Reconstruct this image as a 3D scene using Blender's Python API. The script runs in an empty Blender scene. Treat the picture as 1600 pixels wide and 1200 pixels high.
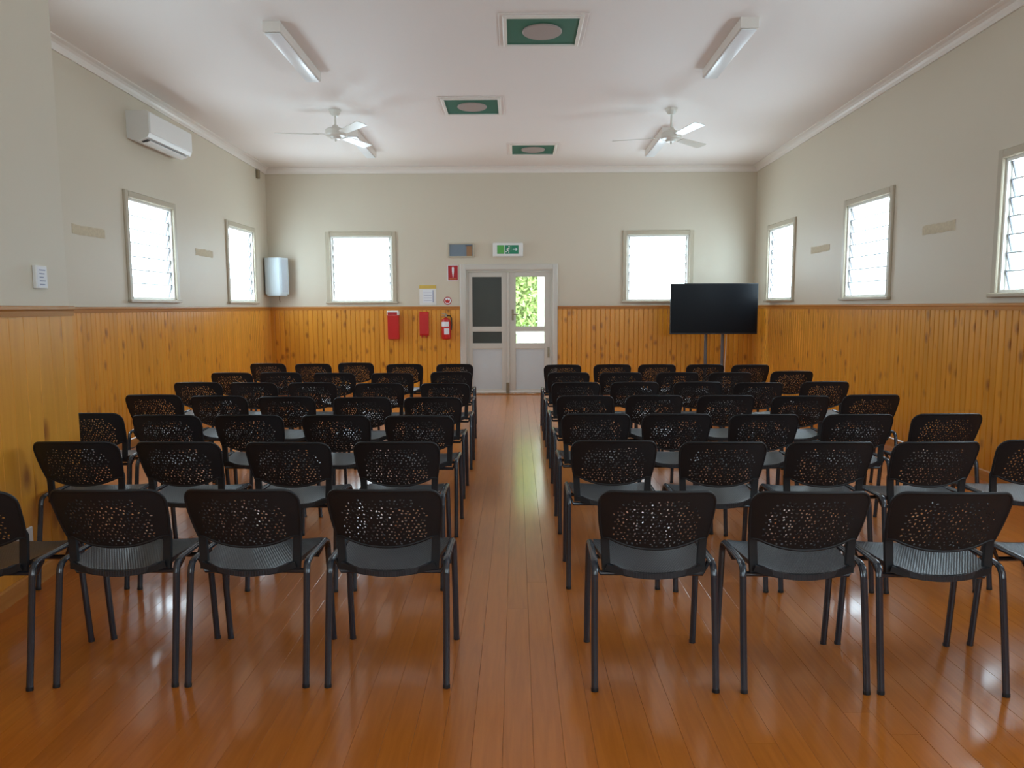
import bpy, bmesh, math, random
from mathutils import Vector, Matrix
from mathutils.geometry import delaunay_2d_cdt
random.seed(11)
sc = bpy.context.scene
col = sc.collection

# ------------------------------------------------------------------ camera
F, PITCH, YAW, ROLL = 1150.8, .1042, -.0065, -.0039      # focal in pixels of the 1600x1200 frame
def _cam_axes():
    c, s = math.cos(YAW), math.sin(YAW)
    r0 = Vector((c, -s, 0)); h = Vector((s, c, 0)); z = Vector((0, 0, 1))
    cp, sp = math.cos(PITCH), math.sin(PITCH)
    fw = h*cp - z*sp; u0 = h*sp + z*cp
    c, s = math.cos(ROLL), math.sin(ROLL)
    return c*r0 + s*u0, c*u0 - s*r0, fw
R_, U_, W_ = _cam_axes()
EYE = Vector((0, 0, 1.5))
cam = bpy.data.cameras.new('camera'); cam.sensor_width = 36; cam.lens = 36*F/1600
cam.clip_start = .05
camo = bpy.data.objects.new('camera', cam); col.objects.link(camo)
camo.matrix_world = Matrix(((R_.x, U_.x, -W_.x, EYE.x), (R_.y, U_.y, -W_.y, EYE.y), (R_.z, U_.z, -W_.z, EYE.z), (0, 0, 0, 1)))
sc.camera = camo
def ray(x, y): return W_ + R_*((x-800)/F) - U_*((y-600)/F)
def atz(x, y, Z): d = ray(x, y); return EYE + d*((Z-EYE.z)/d.z)
def aty(x, y, Y): d = ray(x, y); return EYE + d*(Y/d.y)
def atx(x, y, X): d = ray(x, y); return EYE + d*(X/d.x)

# ------------------------------------------------------------------ light and exposure
PANE_STRENGTH = 6.0                  # frosted louvres lit by the overcast sky
world = bpy.data.worlds.new('overcast_sky'); sc.world = world; world.use_nodes = True
bg = world.node_tree.nodes['Background']
bg.inputs['Color'].default_value = (.80, .91, 1.0, 1); bg.inputs['Strength'].default_value = 5.2
sc.view_settings.view_transform = 'Standard'; sc.view_settings.look = 'None'
sc.view_settings.exposure = 0.92; sc.view_settings.gamma = 1.0; sc.view_settings.use_curve_mapping = False

sc.cycles.max_bounces = 8; sc.cycles.diffuse_bounces = 5; sc.cycles.glossy_bounces = 3; sc.cycles.transparent_max_bounces = 6; sc.cycles.caustics_reflective = False

# ------------------------------------------------------------------ room size (metres)
XL, XR, YF, YB = -4.217, 4.035, 12.64, -2.5
ZD = 1.517                                                # top of the dado rail
SL = .02
def zceil(y): return 3.832 + SL*(YF-y)
BX, BY, BK = -2.715, 4.473, .1272                         # projecting wall: corner and slant
def bumpx(y): return BX + BK*(BY-y)

# ------------------------------------------------------------------ materials
def nodes(name):
    m = bpy.data.materials.new(name); m.use_nodes = True
    nt = m.node_tree; return m, nt, nt.nodes['Principled BSDF']
def N(nt, t, **kw):
    n = nt.nodes.new(t)
    for k, v in kw.items(): setattr(n, k, v)
    return n
def plain(name, c, rough=.5, metal=0, spec=.5, noise=.0, nscale=8, bump=0, bscale=200, coat=0):
    m, nt, b = nodes(name)
    b.inputs['Base Color'].default_value = (*c, 1); b.inputs['Roughness'].default_value = rough
    b.inputs['Metallic'].default_value = metal; b.inputs['Specular IOR Level'].default_value = spec
    b.inputs['Coat Weight'].default_value = coat
    tc = N(nt, 'ShaderNodeTexCoord')
    if noise:
        nz = N(nt, 'ShaderNodeTexNoise'); nz.inputs['Scale'].default_value = nscale; nz.inputs['Detail'].default_value = 4
        nt.links.new(tc.outputs['Object'], nz.inputs['Vector'])
        mx = N(nt, 'ShaderNodeMix', data_type='RGBA')
        mx.inputs[6].default_value = (*[max(0, k*(1-noise)) for k in c], 1); mx.inputs[7].default_value = (*[min(1, k*(1+noise)) for k in c], 1)
        nt.links.new(nz.outputs['Fac'], mx.inputs[0]); nt.links.new(mx.outputs[2], b.inputs['Base Color'])
    if bump:
        nb = N(nt, 'ShaderNodeTexNoise'); nb.inputs['Scale'].default_value = bscale
        nt.links.new(tc.outputs['Object'], nb.inputs['Vector'])
        bp = N(nt, 'ShaderNodeBump'); bp.inputs['Strength'].default_value = bump; bp.inputs['Distance'].default_value = .002
        nt.links.new(nb.outputs['Fac'], bp.inputs['Height']); nt.links.new(bp.outputs['Normal'], b.inputs['Normal'])
    return m
def wood(name, dark, light, knot, rough=.3, grain=(26, 26, 1.2), knots=True, bump=.15, spec=.5, shade=.3, kscale=(8, 8, 4.6)):
    """boards run along local Z; each board gets its own offset and tone"""
    m, nt, b = nodes(name); L = nt.links.new
    tc = N(nt, 'ShaderNodeTexCoord'); oi = N(nt, 'ShaderNodeObjectInfo')
    off = N(nt, 'ShaderNodeVectorMath', operation='SCALE'); off.inputs[0].default_value = (37.1, 11.3, 53.7)
    L(oi.outputs['Random'], off.inputs['Scale'])
    ad = N(nt, 'ShaderNodeVectorMath', operation='ADD'); L(tc.outputs['Object'], ad.inputs[0]); L(off.outputs[0], ad.inputs[1])
    mp = N(nt, 'ShaderNodeMapping'); mp.inputs['Scale'].default_value = grain; L(ad.outputs[0], mp.inputs['Vector'])
    nz = N(nt, 'ShaderNodeTexNoise'); nz.inputs['Scale'].default_value = 1; nz.inputs['Detail'].default_value = 6; nz.inputs['Distortion'].default_value = .6
    L(mp.outputs[0], nz.inputs['Vector'])
    rp = N(nt, 'ShaderNodeValToRGB'); rp.color_ramp.elements[0].position = .3; rp.color_ramp.elements[1].position = .7
    rp.color_ramp.elements[0].color = (*dark, 1); rp.color_ramp.elements[1].color = (*light, 1)
    L(nz.outputs['Fac'], rp.inputs[0]); out = rp.outputs[0]
    if knots:
        mk = N(nt, 'ShaderNodeMapping'); mk.inputs['Scale'].default_value = kscale; L(ad.outputs[0], mk.inputs['Vector'])
        n2 = N(nt, 'ShaderNodeTexNoise'); n2.inputs['Scale'].default_value = 3.5; L(mk.outputs[0], n2.inputs['Vector'])
        mxv = N(nt, 'ShaderNodeMix', data_type='VECTOR'); mxv.inputs[0].default_value = .16
        L(mk.outputs[0], mxv.inputs[4]); L(n2.outputs['Color'], mxv.inputs[5])
        vo = N(nt, 'ShaderNodeTexVoronoi'); vo.inputs['Scale'].default_value = 1; L(mxv.outputs[1], vo.inputs['Vector'])
        kr = N(nt, 'ShaderNodeValToRGB'); e = kr.color_ramp.elements
        e[0].position = .06; e[0].color = (1, 1, 1, 1); e[1].position = .27; e[1].color = (0, 0, 0, 1)
        L(vo.outputs['Distance'], kr.inputs[0])
        km = N(nt, 'ShaderNodeMix', data_type='RGBA'); km.inputs[7].default_value = (*knot, 1)
        kf = N(nt, 'ShaderNodeMath', operation='MULTIPLY'); kf.inputs[1].default_value = .8; L(kr.outputs[0], kf.inputs[0])
        L(kf.outputs[0], km.inputs[0]); L(out, km.inputs[6]); out = km.outputs[2]
    hs = N(nt, 'ShaderNodeHueSaturation')
    mr = N(nt, 'ShaderNodeMapRange'); mr.inputs['To Min'].default_value = 1-shade/2; mr.inputs['To Max'].default_value = 1+shade/2
    L(oi.outputs['Random'], mr.inputs['Value']); L(mr.outputs[0], hs.inputs['Value']); L(out, hs.inputs['Color'])
    L(hs.outputs[0], b.inputs['Base Color'])
    b.inputs['Roughness'].default_value = rough; b.inputs['Specular IOR Level'].default_value = spec
    if bump:
        bp = N(nt, 'ShaderNodeBump'); bp.inputs['Strength'].default_value = bump; bp.inputs['Distance'].default_value = .002
        L(nz.outputs['Fac'], bp.inputs['Height']); L(bp.outputs['Normal'], b.inputs['Normal'])
    return m
M = {}
M['wall'] = plain('cream_wall_paint', (.64, .578, .462), .5, noise=.02, nscale=1.2, bump=.05, bscale=60)
M['ceiling'] = plain('ceiling_paint', (.86, .80, .76), .6, noise=.015, nscale=.8)
M['trim'] = plain('cornice_paint', (.80, .75, .69), .4)
M['frame'] = plain('window_frame_paint', (.50, .44, .33), .4, noise=.05, nscale=5)
M['sash'] = plain('white_sash', (.82, .82, .78), .35)
M['door'] = plain('door_paint', (.60, .57, .51), .35, noise=.02, nscale=4)
M['doorpanel'] = plain('door_panel_paint', (.58, .62, .64), .35, noise=.02, nscale=4)
M['pine'] = wood('varnished_pine', (.66, .28, .024), (.75, .33, .036), (.22, .055, .008), .28, shade=.16)
M['pinewide'] = wood('varnished_pine_wide', (.66, .285, .028), (.76, .35, .05), (.24, .06, .008), .3, shade=.12, kscale=(6, 6, 3.4))
M['rail'] = wood('varnished_rail', (.42, .17, .035), (.54, .235, .055), (.2, .06, .01), .25, grain=(20, 20, 1), knots=False)
M['floor'] = wood('varnished_floor_board', (.46, .135, .014), (.56, .175, .022), (.15, .04, .01), .277, grain=(45, 45, 3), knots=False, bump=0, shade=.12, spec=.4)
_fb = M['floor'].node_tree.nodes['Principled BSDF']; _fb.inputs['Coat Weight'].default_value = .6; _fb.inputs['Coat Roughness'].default_value = .13; _fb.inputs['Coat IOR'].default_value = 1.6
M['subfloor'] = plain('dark_gap', (.16, .05, .012), .7)
M['chair'] = plain('black_plastic', (.011, .013, .016), .5, spec=.35, bump=.1, bscale=500)
M['tube'] = plain('black_painted_steel', (.018, .027, .042), .22, spec=.8)  # black steel, base tinted blue to imitate its bluish highlights
M['white'] = plain('white_plastic', (.80, .80, .78), .35)
M['whitepaint'] = plain('white_enamel', (.78, .77, .74), .3)
M['diffuser'] = plain('lamp_diffuser', (.88, .90, .92), .3)
M['fan'] = plain('fan_enamel', (.74, .71, .64), .3)
M['green'] = plain('green_vent_panel', (.003, .125, .075), .5, noise=.05)
M['disc'] = plain('vent_mesh', (.38, .31, .28), .6, noise=.12, nscale=300)
M['red'] = plain('red_plastic', (.56, .018, .016), .4)
M['darkred'] = plain('sign_red', (.42, .008, .012), .4)
M['black'] = plain('black_gloss', (.005, .006, .008), .3, spec=.12)
M['bezel'] = plain('black_bezel', (.008, .008, .009), .35)
M['steel'] = plain('brushed_steel', (.42, .42, .42), .35, metal=1)
M['grey'] = plain('dark_grey_metal', (.10, .10, .11), .4)
M['brass'] = plain('worn_brass', (.30, .25, .17), .4, metal=.8)
M['paper'] = plain('paper', (.80, .83, .88), .6)
M['ink'] = plain('ink', (.30, .34, .48), .6)
M['grillecloth'] = plain('pale_speaker_cloth', (.52, .58, .64), .7, noise=.15, nscale=160)
M['speakerwhite'] = plain('pale_blue_white_plastic', (.58, .66, .70), .4)
M['yellow'] = plain('yellow_card', (.66, .46, .10), .6)
M['patch'] = plain('bare_plaster', (.60, .52, .37), .8, noise=.18, nscale=40)
M['bluegrey'] = plain('blue_grey_screen', (.17, .22, .27), .35)
M['brown'] = plain('brown_card', (.32, .17, .08), .5)
M['lgreen'] = plain('light_green_print', (.10, .42, .08), .4)
M['dgreen'] = plain('dark_green_print', (.01, .24, .12), .4)
M['mesh'] = plain('dark_fly_screen', (.045, .05, .04), .35, noise=.25, nscale=3)
M['leaf'] = plain('leaf_green', (.35, .43, .15), .5, noise=.4, nscale=3)
M['bark'] = plain('bark', (.16, .11, .07), .8, noise=.3)
M['concrete'] = plain('porch_concrete', (.55, .54, .52), .8, noise=.08, nscale=5)
M['grass'] = plain('lawn', (.16, .30, .06), .9, noise=.3, nscale=8)

def pane_mat():
    m, nt, b = nodes('frosted_louvre_glass')
    b.inputs['Base Color'].default_value = (.75, .85, .88, 1); b.inputs['Roughness'].default_value = .25
    b.inputs['Emission Color'].default_value = (.70, .88, 1.0, 1); b.inputs['Emission Strength'].default_value = PANE_STRENGTH
    m.cycles.emission_sampling = 'FRONT'
    return m
M['pane'] = pane_mat()
M['paneedge'] = plain('ground_glass_edge', (.70, .82, .86), .3)
def glass_mat():
    m = bpy.data.materials.new('clear_glass'); m.use_nodes = True; nt = m.node_tree; nt.nodes.clear()
    o = N(nt, 'ShaderNodeOutputMaterial'); g = N(nt, 'ShaderNodeBsdfGlossy'); t = N(nt, 'ShaderNodeBsdfTransparent'); x = N(nt, 'ShaderNodeMixShader')
    g.inputs['Roughness'].default_value = .02; x.inputs[0].default_value = .06; t.inputs['Color'].default_value = (.95, .98, .97, 1)
    nt.links.new(t.outputs[0], x.inputs[1]); nt.links.new(g.outputs[0], x.inputs[2]); nt.links.new(x.outputs[0], o.inputs[0]); return m
M['glass'] = glass_mat()
def seat_mat():
    m, nt, b = nodes('ribbed_black_plastic'); L = nt.links.new
    b.inputs['Base Color'].default_value = (.018, .025, .034, 1); b.inputs['Roughness'].default_value = .34  # black plastic; blue in the base stands in for reflected sky
    tc = N(nt, 'ShaderNodeTexCoord'); hs = []
    for rot in (.5, -.5):
        mp = N(nt, 'ShaderNodeMapping'); mp.inputs['Rotation'].default_value = (0, 0, rot); L(tc.outputs['Object'], mp.inputs['Vector'])
        w = N(nt, 'ShaderNodeTexWave'); w.inputs['Scale'].default_value = 34; L(mp.outputs[0], w.inputs['Vector']); hs.append(w)
    a = N(nt, 'ShaderNodeMath', operation='MULTIPLY'); L(hs[0].outputs['Fac'], a.inputs[0]); L(hs[1].outputs['Fac'], a.inputs[1])
    bp = N(nt, 'ShaderNodeBump'); bp.inputs['Strength'].default_value = .5; bp.inputs['Distance'].default_value = .002
    L(a.outputs[0], bp.inputs['Height']); L(bp.outputs['Normal'], b.inputs['Normal']); return m
M['seat'] = seat_mat()

# ------------------------------------------------------------------ helpers
class MB:
    def __init__(s): s.bm = bmesh.new()
    def box(s, lo, hi, bev=0, seg=1, rot=None, piv=None):
        lo = Vector(lo); hi = Vector(hi); c = (lo+hi)/2; d = hi-lo
        g = bmesh.ops.create_cube(s.bm, size=1); vs = g['verts']
        for v in vs: v.co = Vector((v.co.x*d.x, v.co.y*d.y, v.co.z*d.z)) + c
        if bev:
            es = list({e for v in vs for e in v.link_edges})
            r = bmesh.ops.bevel(s.bm, geom=es, offset=bev, segments=seg, affect='EDGES', profile=.5)
            vs = list({v for f in r['faces'] for v in f.verts} | {v for v in vs if v.is_valid})
        if rot is not None: bmesh.ops.rotate(s.bm, verts=vs, cent=piv or c, matrix=rot)
        return s
    def prism(s, P0, P1, prof, a, b):
        """profile points (u,v) -> P + a*u + b*v swept from P0 to P1"""
        P0, P1, a, b = map(Vector, (P0, P1, a, b)); n = len(prof)
        r0 = [s.bm.verts.new(P0+a*u+b*v) for u, v in prof]; r1 = [s.bm.verts.new(P1+a*u+b*v) for u, v in prof]
        for i in range(n): s.bm.faces.new((r0[i], r0[(i+1) % n], r1[(i+1) % n], r1[i]))
        s.bm.faces.new(r0[::-1]); s.bm.faces.new(r1); return s
    def sweep(s, path, sec, up=(1, 0, 0), closed=False, taper=None):
        """section (u,v): u along 'up' made orthogonal, v along the other normal"""
        path = [Vector(p) for p in path]; n = len(path); rings = []
        for i, p in enumerate(path):
            if closed: t = path[(i+1) % n]-path[i-1]
            else: t = path[min(i+1, n-1)]-path[max(i-1, 0)]
            t.normalize(); u = Vector(up); u = (u - t*u.dot(t)).normalized(); w = t.cross(u)
            k = taper[i] if taper else 1
            rings.append([s.bm.verts.new(p+u*(a*k)+w*(b*k)) for a, b in sec])
        m = len(sec); rng = range(n if closed else n-1)
        for i in rng:
            A = rings[i]; B = rings[(i+1) % n]
            for j in range(m): s.bm.faces.new((A[j], A[(j+1) % m], B[(j+1) % m], B[j]))
        if not closed: s.bm.faces.new(rings[0][::-1]); s.bm.faces.new(rings[-1])
        return s
    def lathe(s, prof, c=(0, 0, 0), seg=24, axis='Z'):
        c = Vector(c); rings = []
        for r, h in prof:
            ring = []
            for i in range(seg):
                t = 2*math.pi*i/seg; p = Vector((r*math.cos(t), r*math.sin(t), h))
                if axis == 'Y': p = Vector((p.x, -p.z, p.y))
                if axis == 'X': p = Vector((p.z, p.x, p.y))
                ring.append(s.bm.verts.new(c+p))
            rings.append(ring)
        for A, B in zip(rings, rings[1:]):
            for j in range(seg): s.bm.faces.new((A[j], A[(j+1) % seg], B[(j+1) % seg], B[j]))
        s.bm.faces.new(rings[0][::-1]); s.bm.faces.new(rings[-1]); return s
    def poly(s, pts, d):
        """flat polygon extruded along d"""
        A = [s.bm.verts.new(p) for p in map(Vector, pts)]; B = [s.bm.verts.new(Vector(p)+Vector(d)) for p in pts]; n = len(A)
        s.bm.faces.new(A); s.bm.faces.new(B[::-1])
        for i in range(n): s.bm.faces.new((A[i], B[i], B[(i+1) % n], A[(i+1) % n]))
        return s
    def mesh(s, name, mat, smooth=0):
        bmesh.ops.recalc_face_normals(s.bm, faces=s.bm.faces)
        me = bpy.data.meshes.new(name); s.bm.to_mesh(me); s.bm.free()
        me.materials.append(M[mat] if isinstance(mat, str) else mat)
        if smooth:
            me.polygons.foreach_set('use_smooth', [True]*len(me.polygons))
            me.set_sharp_from_angle(angle=smooth)
        return me
    def obj(s, name, mat, parent=None, smooth=0):
        return add(name, s.mesh(name, mat, smooth), parent)
def add(name, me, parent=None):
    o = bpy.data.objects.new(name, me); col.objects.link(o)
    if parent: o.parent = parent
    return o
def tag(o, label, cat=None, group=None, kind=None):
    o['label'] = label
    if cat: o['category'] = cat
    if group: o['group'] = group
    if kind: o['kind'] = kind
    return o
def thing(name, label, cat, loc=(0, 0, 0), rz=0, group=None, kind=None):
    o = bpy.data.objects.new(name, None); col.objects.link(o); o.location = loc; o.rotation_euler = (0, 0, rz)
    return tag(o, label, cat, group, kind)
def circ(r, n=12, k=1.0): return [(r*math.cos(2*math.pi*i/n), r*k*math.sin(2*math.pi*i/n)) for i in range(n)]

# ------------------------------------------------------------------ setting: walls, ceiling, floor
def wall(name, label, P0, d, length, top0, top1, inward, holes, thick=.16):
    """inner face from P0 along d; holes (a0,a1,z0,z1)"""
    P0, d, inw = Vector(P0), Vector(d), Vector(inward); bm = bmesh.new()
    xs = sorted({0, length, *[h[0] for h in holes], *[h[1] for h in holes]}); zs = sorted({0, 3.2, *[h[2] for h in holes], *[h[3] for h in holes]})
    def hole(a, z): return any(h[0] < a < h[1] and h[2] < z < h[3] for h in holes)
    cache = {}
    def v(a, z, k):
        key = (round(a, 4), round(z, 4), k)
        if key not in cache:
            p = P0 + d*a - inw*(thick*k); cache[key] = bm.verts.new((p.x, p.y, z))
        return cache[key]
    for i in range(len(xs)-1):
        for j in range(len(zs)):
            a0, a1 = xs[i], xs[i+1]; last = j == len(zs)-1
            z0 = zs[j]
            za = top0+(top1-top0)*a0/length if last else zs[j+1]; zb = top0+(top1-top0)*a1/length if last else zs[j+1]
            if not last and hole((a0+a1)/2, (z0+za)/2): continue
            for k in (0, 1): bm.faces.new((v(a0, z0, k), v(a1, z0, k), v(a1, zb, k), v(a0, za, k)))
    for a0, a1, z0, z1 in holes:
        for (p, q) in (((a0, z0), (a1, z0)), ((a1, z0), (a1, z1)), ((a1, z1), (a0, z1)), ((a0, z1), (a0, z0))):
            if p[1] == q[1] == 0: continue
            try: bm.faces.new((v(*p, 0), v(*q, 0), v(*q, 1), v(*p, 1)))
            except ValueError: pass
    bmesh.ops.recalc_face_normals(bm, faces=bm.faces)
    me = bpy.data.meshes.new(name); bm.to_mesh(me); bm.free(); me.materials.append(M['wall'])
    return tag(add(name, me), label, kind='structure')
WW, WZ0, WZ1 = 1.05, 1.60, 2.70                        # opening of every louvre window
side_win = [11.41, 8.63, 5.72]
right_win = side_win + [2.90, .10]  # the last two are out of view, added to light the room
left_win = side_win  # the last one is hidden, added for the daylight it gives
far_win = [-2.634, 2.397]
added_rear_win = [-1.3, 1.95, 3.3]  # unseen glowing windows added to brighten the near part of the hall
DX0, DX1, DZ = -.86, .615, 2.125                        # door opening
far = wall('wall_far', 'cream far wall above a pine board dado, with the double door', (XL-.16, YF, 0), (1, 0, 0), XR-XL+.32, zceil(YF)+.1, zceil(YF)+.1, (0, -1, 0),
     [(x-WW/2-XL+.16, x+WW/2-XL+.16, WZ0, WZ1) for x in far_win] + [(DX0-XL+.16, DX1-XL+.16, 0, DZ)])
left = wall('wall_left', 'cream left wall above a pine board dado, with the air conditioner', (XL, BY-.16, 0), (0, 1, 0), YF-BY+.16, zceil(BY)+.1, zceil(YF)+.1, (1, 0, 0),
     [(y-WW/2-BY+.16, y+WW/2-BY+.16, WZ0, WZ1) for y in left_win])
right = wall('wall_right', 'cream right wall above a pine board dado, with louvre windows', (XR, YB, 0), (0, 1, 0), YF-YB, zceil(YB)+.1, zceil(YF)+.1, (-1, 0, 0),
     [(y-WW/2-YB, y+WW/2-YB, WZ0, WZ1) for y in right_win])
YK = 1.4                                               # the slanted part runs from YK to BY
def slab(name, label, pts, top):
    """vertical wall slab on a ground polygon"""
    m = MB(); m.poly([(x, y, 0) for x, y in pts], (0, 0, top)); return tag(m.obj(name, 'wall'), label, kind='structure')
bump = slab('wall_projecting', 'projecting side wall at the left edge, cream above wide pine boards',
     [(bumpx(YK), YB), (bumpx(YK), YK), (BX, BY), (XL-.16, BY), (XL-.16, BY-.15), (BX-.15, BY-.15), (bumpx(YK)-.15, YK), (bumpx(YK)-.15, YB)], 4.25)
rear = wall('wall_rear', 'cream rear wall behind the viewer', (bumpx(YK)-.15, YB, 0), (1, 0, 0), XR-bumpx(YK)+.31, 4.25, 4.25, (0, 1, 0),
     [(x-WW/2-bumpx(YK)+.15, x+WW/2-bumpx(YK)+.15, WZ0, WZ1) for x in added_rear_win])
m = MB(); m.prism((XL-.16, YB-.16, 0), (XR+.16, YB-.16, 0), [(0, zceil(YB-.16)), (YF-YB+.32, zceil(YF+.16)), (YF-YB+.32, zceil(YF+.16)+.12), (0, zceil(YB-.16)+.12)], (0, 1, 0), (0, 0, 1))
ceiling = tag(m.obj('ceiling', 'ceiling'), 'smooth off white ceiling of the hall', kind='structure')
m = MB(); m.box((XL-.16, YB-.16, -.12), (XR+.16, YF+.16, -.022))
floor = tag(m.obj('floor', 'subfloor'), 'glossy orange varnished timber floor', kind='structure')
# floor boards, strong seam just left of the camera axis
BW = .1048; x = -.052
while x > XL+BW: x -= BW
k = 0
while x < XR-.01:
    x0, x1 = max(x, XL), min(x+BW, XR)
    if x1 <= BX-.05: ylo = BY-.1
    else: ylo = YB
    y = ylo
    while y < YF-.01:
        ln = random.uniform(3.6, 6.2) if y > ylo else random.uniform(2.0, 6.2)
        if k % 5 == 0 and y < 3.9 < y+ln+.8: ln = 3.9-y if 3.9-y > .5 else ln
        y1 = min(y+ln, YF)
        if YF-y1 < 1.0: y1 = YF
        g = .0003; cx, cy = (x0+x1)/2, (y+y1)/2; wx, wy = (x1-x0)/2-g, (y1-y)/2-g; b = .0008
        m = MB(); m.prism((0, 0, -wy), (0, 0, wy), [(-wx, 0), (-wx, .022-b), (-wx+b, .022), (wx-b, .022), (wx, .022-b), (wx, 0)], (1, 0, 0), (0, 1, 0))
        o = m.obj('floor_board', 'floor', floor); o.location = (cx, cy, -.022); o.rotation_euler = (math.pi/2, 0, 0)
        y = y1
    x += BW; k += 1

# dado boards: one mesh per wall height, local z up, local x along the wall, local -y into the room
def board_mesh(w, h, t, name, mat, vb=.005):
    g = .0010; m = MB(); a = w/2-g
    m.prism((0, 0, 0), (0, 0, h), [(-a, 0), (-a, -t+vb), (-a+vb, -t), (a-vb, -t), (a, -t+vb), (a, 0)], (1, 0, 0), (0, 1, 0)); return m.mesh(name, mat)
B_W, B_T = .0795, .018
bmesh_std = board_mesh(B_W, ZD-.06, B_T, 'dado_board', 'pine', .0075)
def boards(parent, P0, d, length, me, w, inward):
    P0, d = Vector(P0), Vector(d); n = int(length/w); ang = math.atan2(d.y, d.x)
    inw = Vector(inward)
    if Vector((math.sin(ang), -math.cos(ang), 0)).dot(inw) < 0: ang += math.pi
    for i in range(n):
        o = add('dado_board', me, parent); p = P0+d*((i+.5)*length/n); o.location = p; o.rotation_euler = (0, 0, ang); o.scale = (length/n/w, 1, 1)
AX0, AX1 = -.965, .702                                   # architrave outer edges
boards(far, (XL, YF, 0), (1, 0, 0), AX0-XL, bmesh_std, B_W, (0, -1, 0))
boards(far, (AX1, YF, 0), (1, 0, 0), XR-AX1, bmesh_std, B_W, (0, -1, 0))
boards(left, (XL, BY, 0), (0, 1, 0), YF-BY-B_T, bmesh_std, B_W, (1, 0, 0))
boards(right, (XR, YB, 0), (0, 1, 0), YF-YB-B_T, bmesh_std, B_W, (-1, 0, 0))
bmesh_wide = board_mesh(.137, ZD-.06, B_T, 'dado_board', 'pinewide', .003)
bd = (Vector((BX, BY, 0))-Vector((bumpx(YK), YK, 0))); bl = bd.length; bd.normalize(); binw = Vector((bd.y, -bd.x, 0))
boards(bump, (bumpx(YK), YK, 0), bd, bl, bmesh_wide, .137, binw)
boards(bump, (bumpx(YK), YB, 0), (0, 1, 0), YK-YB, bmesh_wide, .137, (1, 0, 0))
# dado rails, skirting and cornices
RAIL = [(0, 0), (0, .060), (.030, .060), (.036, .054), (.036, .040), (.028, .030), (.026, 0)]
SKIRT = [(0, 0), (0, .095), (.022, .095), (.030, .085), (.032, 0)]
CORN = [(0, 0), (.095, 0), (.095, -.012), (.082, -.018), (.060, -.026), (.036, -.044), (.022, -.066), (.016, -.088), (.016, -.1), (0, -.1)]
def along(name, label, P0, P1, prof, inward, mat, z0=0, z1=None):
    z1 = z0 if z1 is None else z1; P0 = Vector(P0); P1 = Vector(P1); ln = Vector((P1.x-P0.x, P1.y-P0.y, z1-z0)); L = ln.length; d = ln.normalized()
    inw = Vector(inward); up = Vector((0, 0, 1)); up = (up-d*up.dot(d)).normalized()
    m = MB(); m.prism((0, 0, 0), (0, 0, L), prof, (1, 0, 0), (0, 1, 0)); o = m.obj(name, mat)
    o.matrix_world = Matrix((( inw.x, up.x, d.x, P0.x), (inw.y, up.y, d.y, P0.y), (inw.z, up.z, d.z, z0), (0, 0, 0, 1)))
    return tag(o, label, kind='structure')
BP0 = (bumpx(YK), YK, 0); BP1 = (BX, BY, 0); BE = (BX+bd.x*.02, BY+bd.y*.02, 0)
runs = [('far', 'on the far wall left of the door', (XL, YF, 0), (AX0, YF, 0), (0, -1, 0)), ('far_right', 'on the far wall right of the door', (AX1, YF, 0), (XR, YF, 0), (0, -1, 0)),
        ('left', 'on the left wall', (XL, BY, 0), (XL, YF, 0), (1, 0, 0)), ('right', 'on the right wall', (XR, YB, 0), (XR, YF, 0), (-1, 0, 0)),
        ('projecting', 'on the projecting wall', BP0, BP1, binw), ('near', 'on the near straight part of the projecting wall', (bumpx(YK), YB, 0), BP0, (1, 0, 0))]
for i, (nm, tx, a, b_, inw) in enumerate(runs):
    along('trim_%d' % (i+1), 'varnished timber dado rail ' + tx, a, b_, RAIL, inw, 'rail', ZD-.06)
    along('baseboard_' + nm, 'varnished timber skirting ' + tx, a, b_, SKIRT, inw, 'rail', 0)
along('trim_11', 'cream cove cornice along the far wall', (XL, YF, 0), (XR, YF, 0), CORN, (0, -1, 0), 'trim', zceil(YF))
along('trim_12', 'cream cove cornice along the left wall', (XL, BY, 0), (XL, YF, 0), CORN, (1, 0, 0), 'trim', zceil(BY), zceil(YF))
along('trim_13', 'cream cove cornice along the right wall', (XR, YB, 0), (XR, YF, 0), CORN, (-1, 0, 0), 'trim', zceil(YB), zceil(YF))

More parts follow.
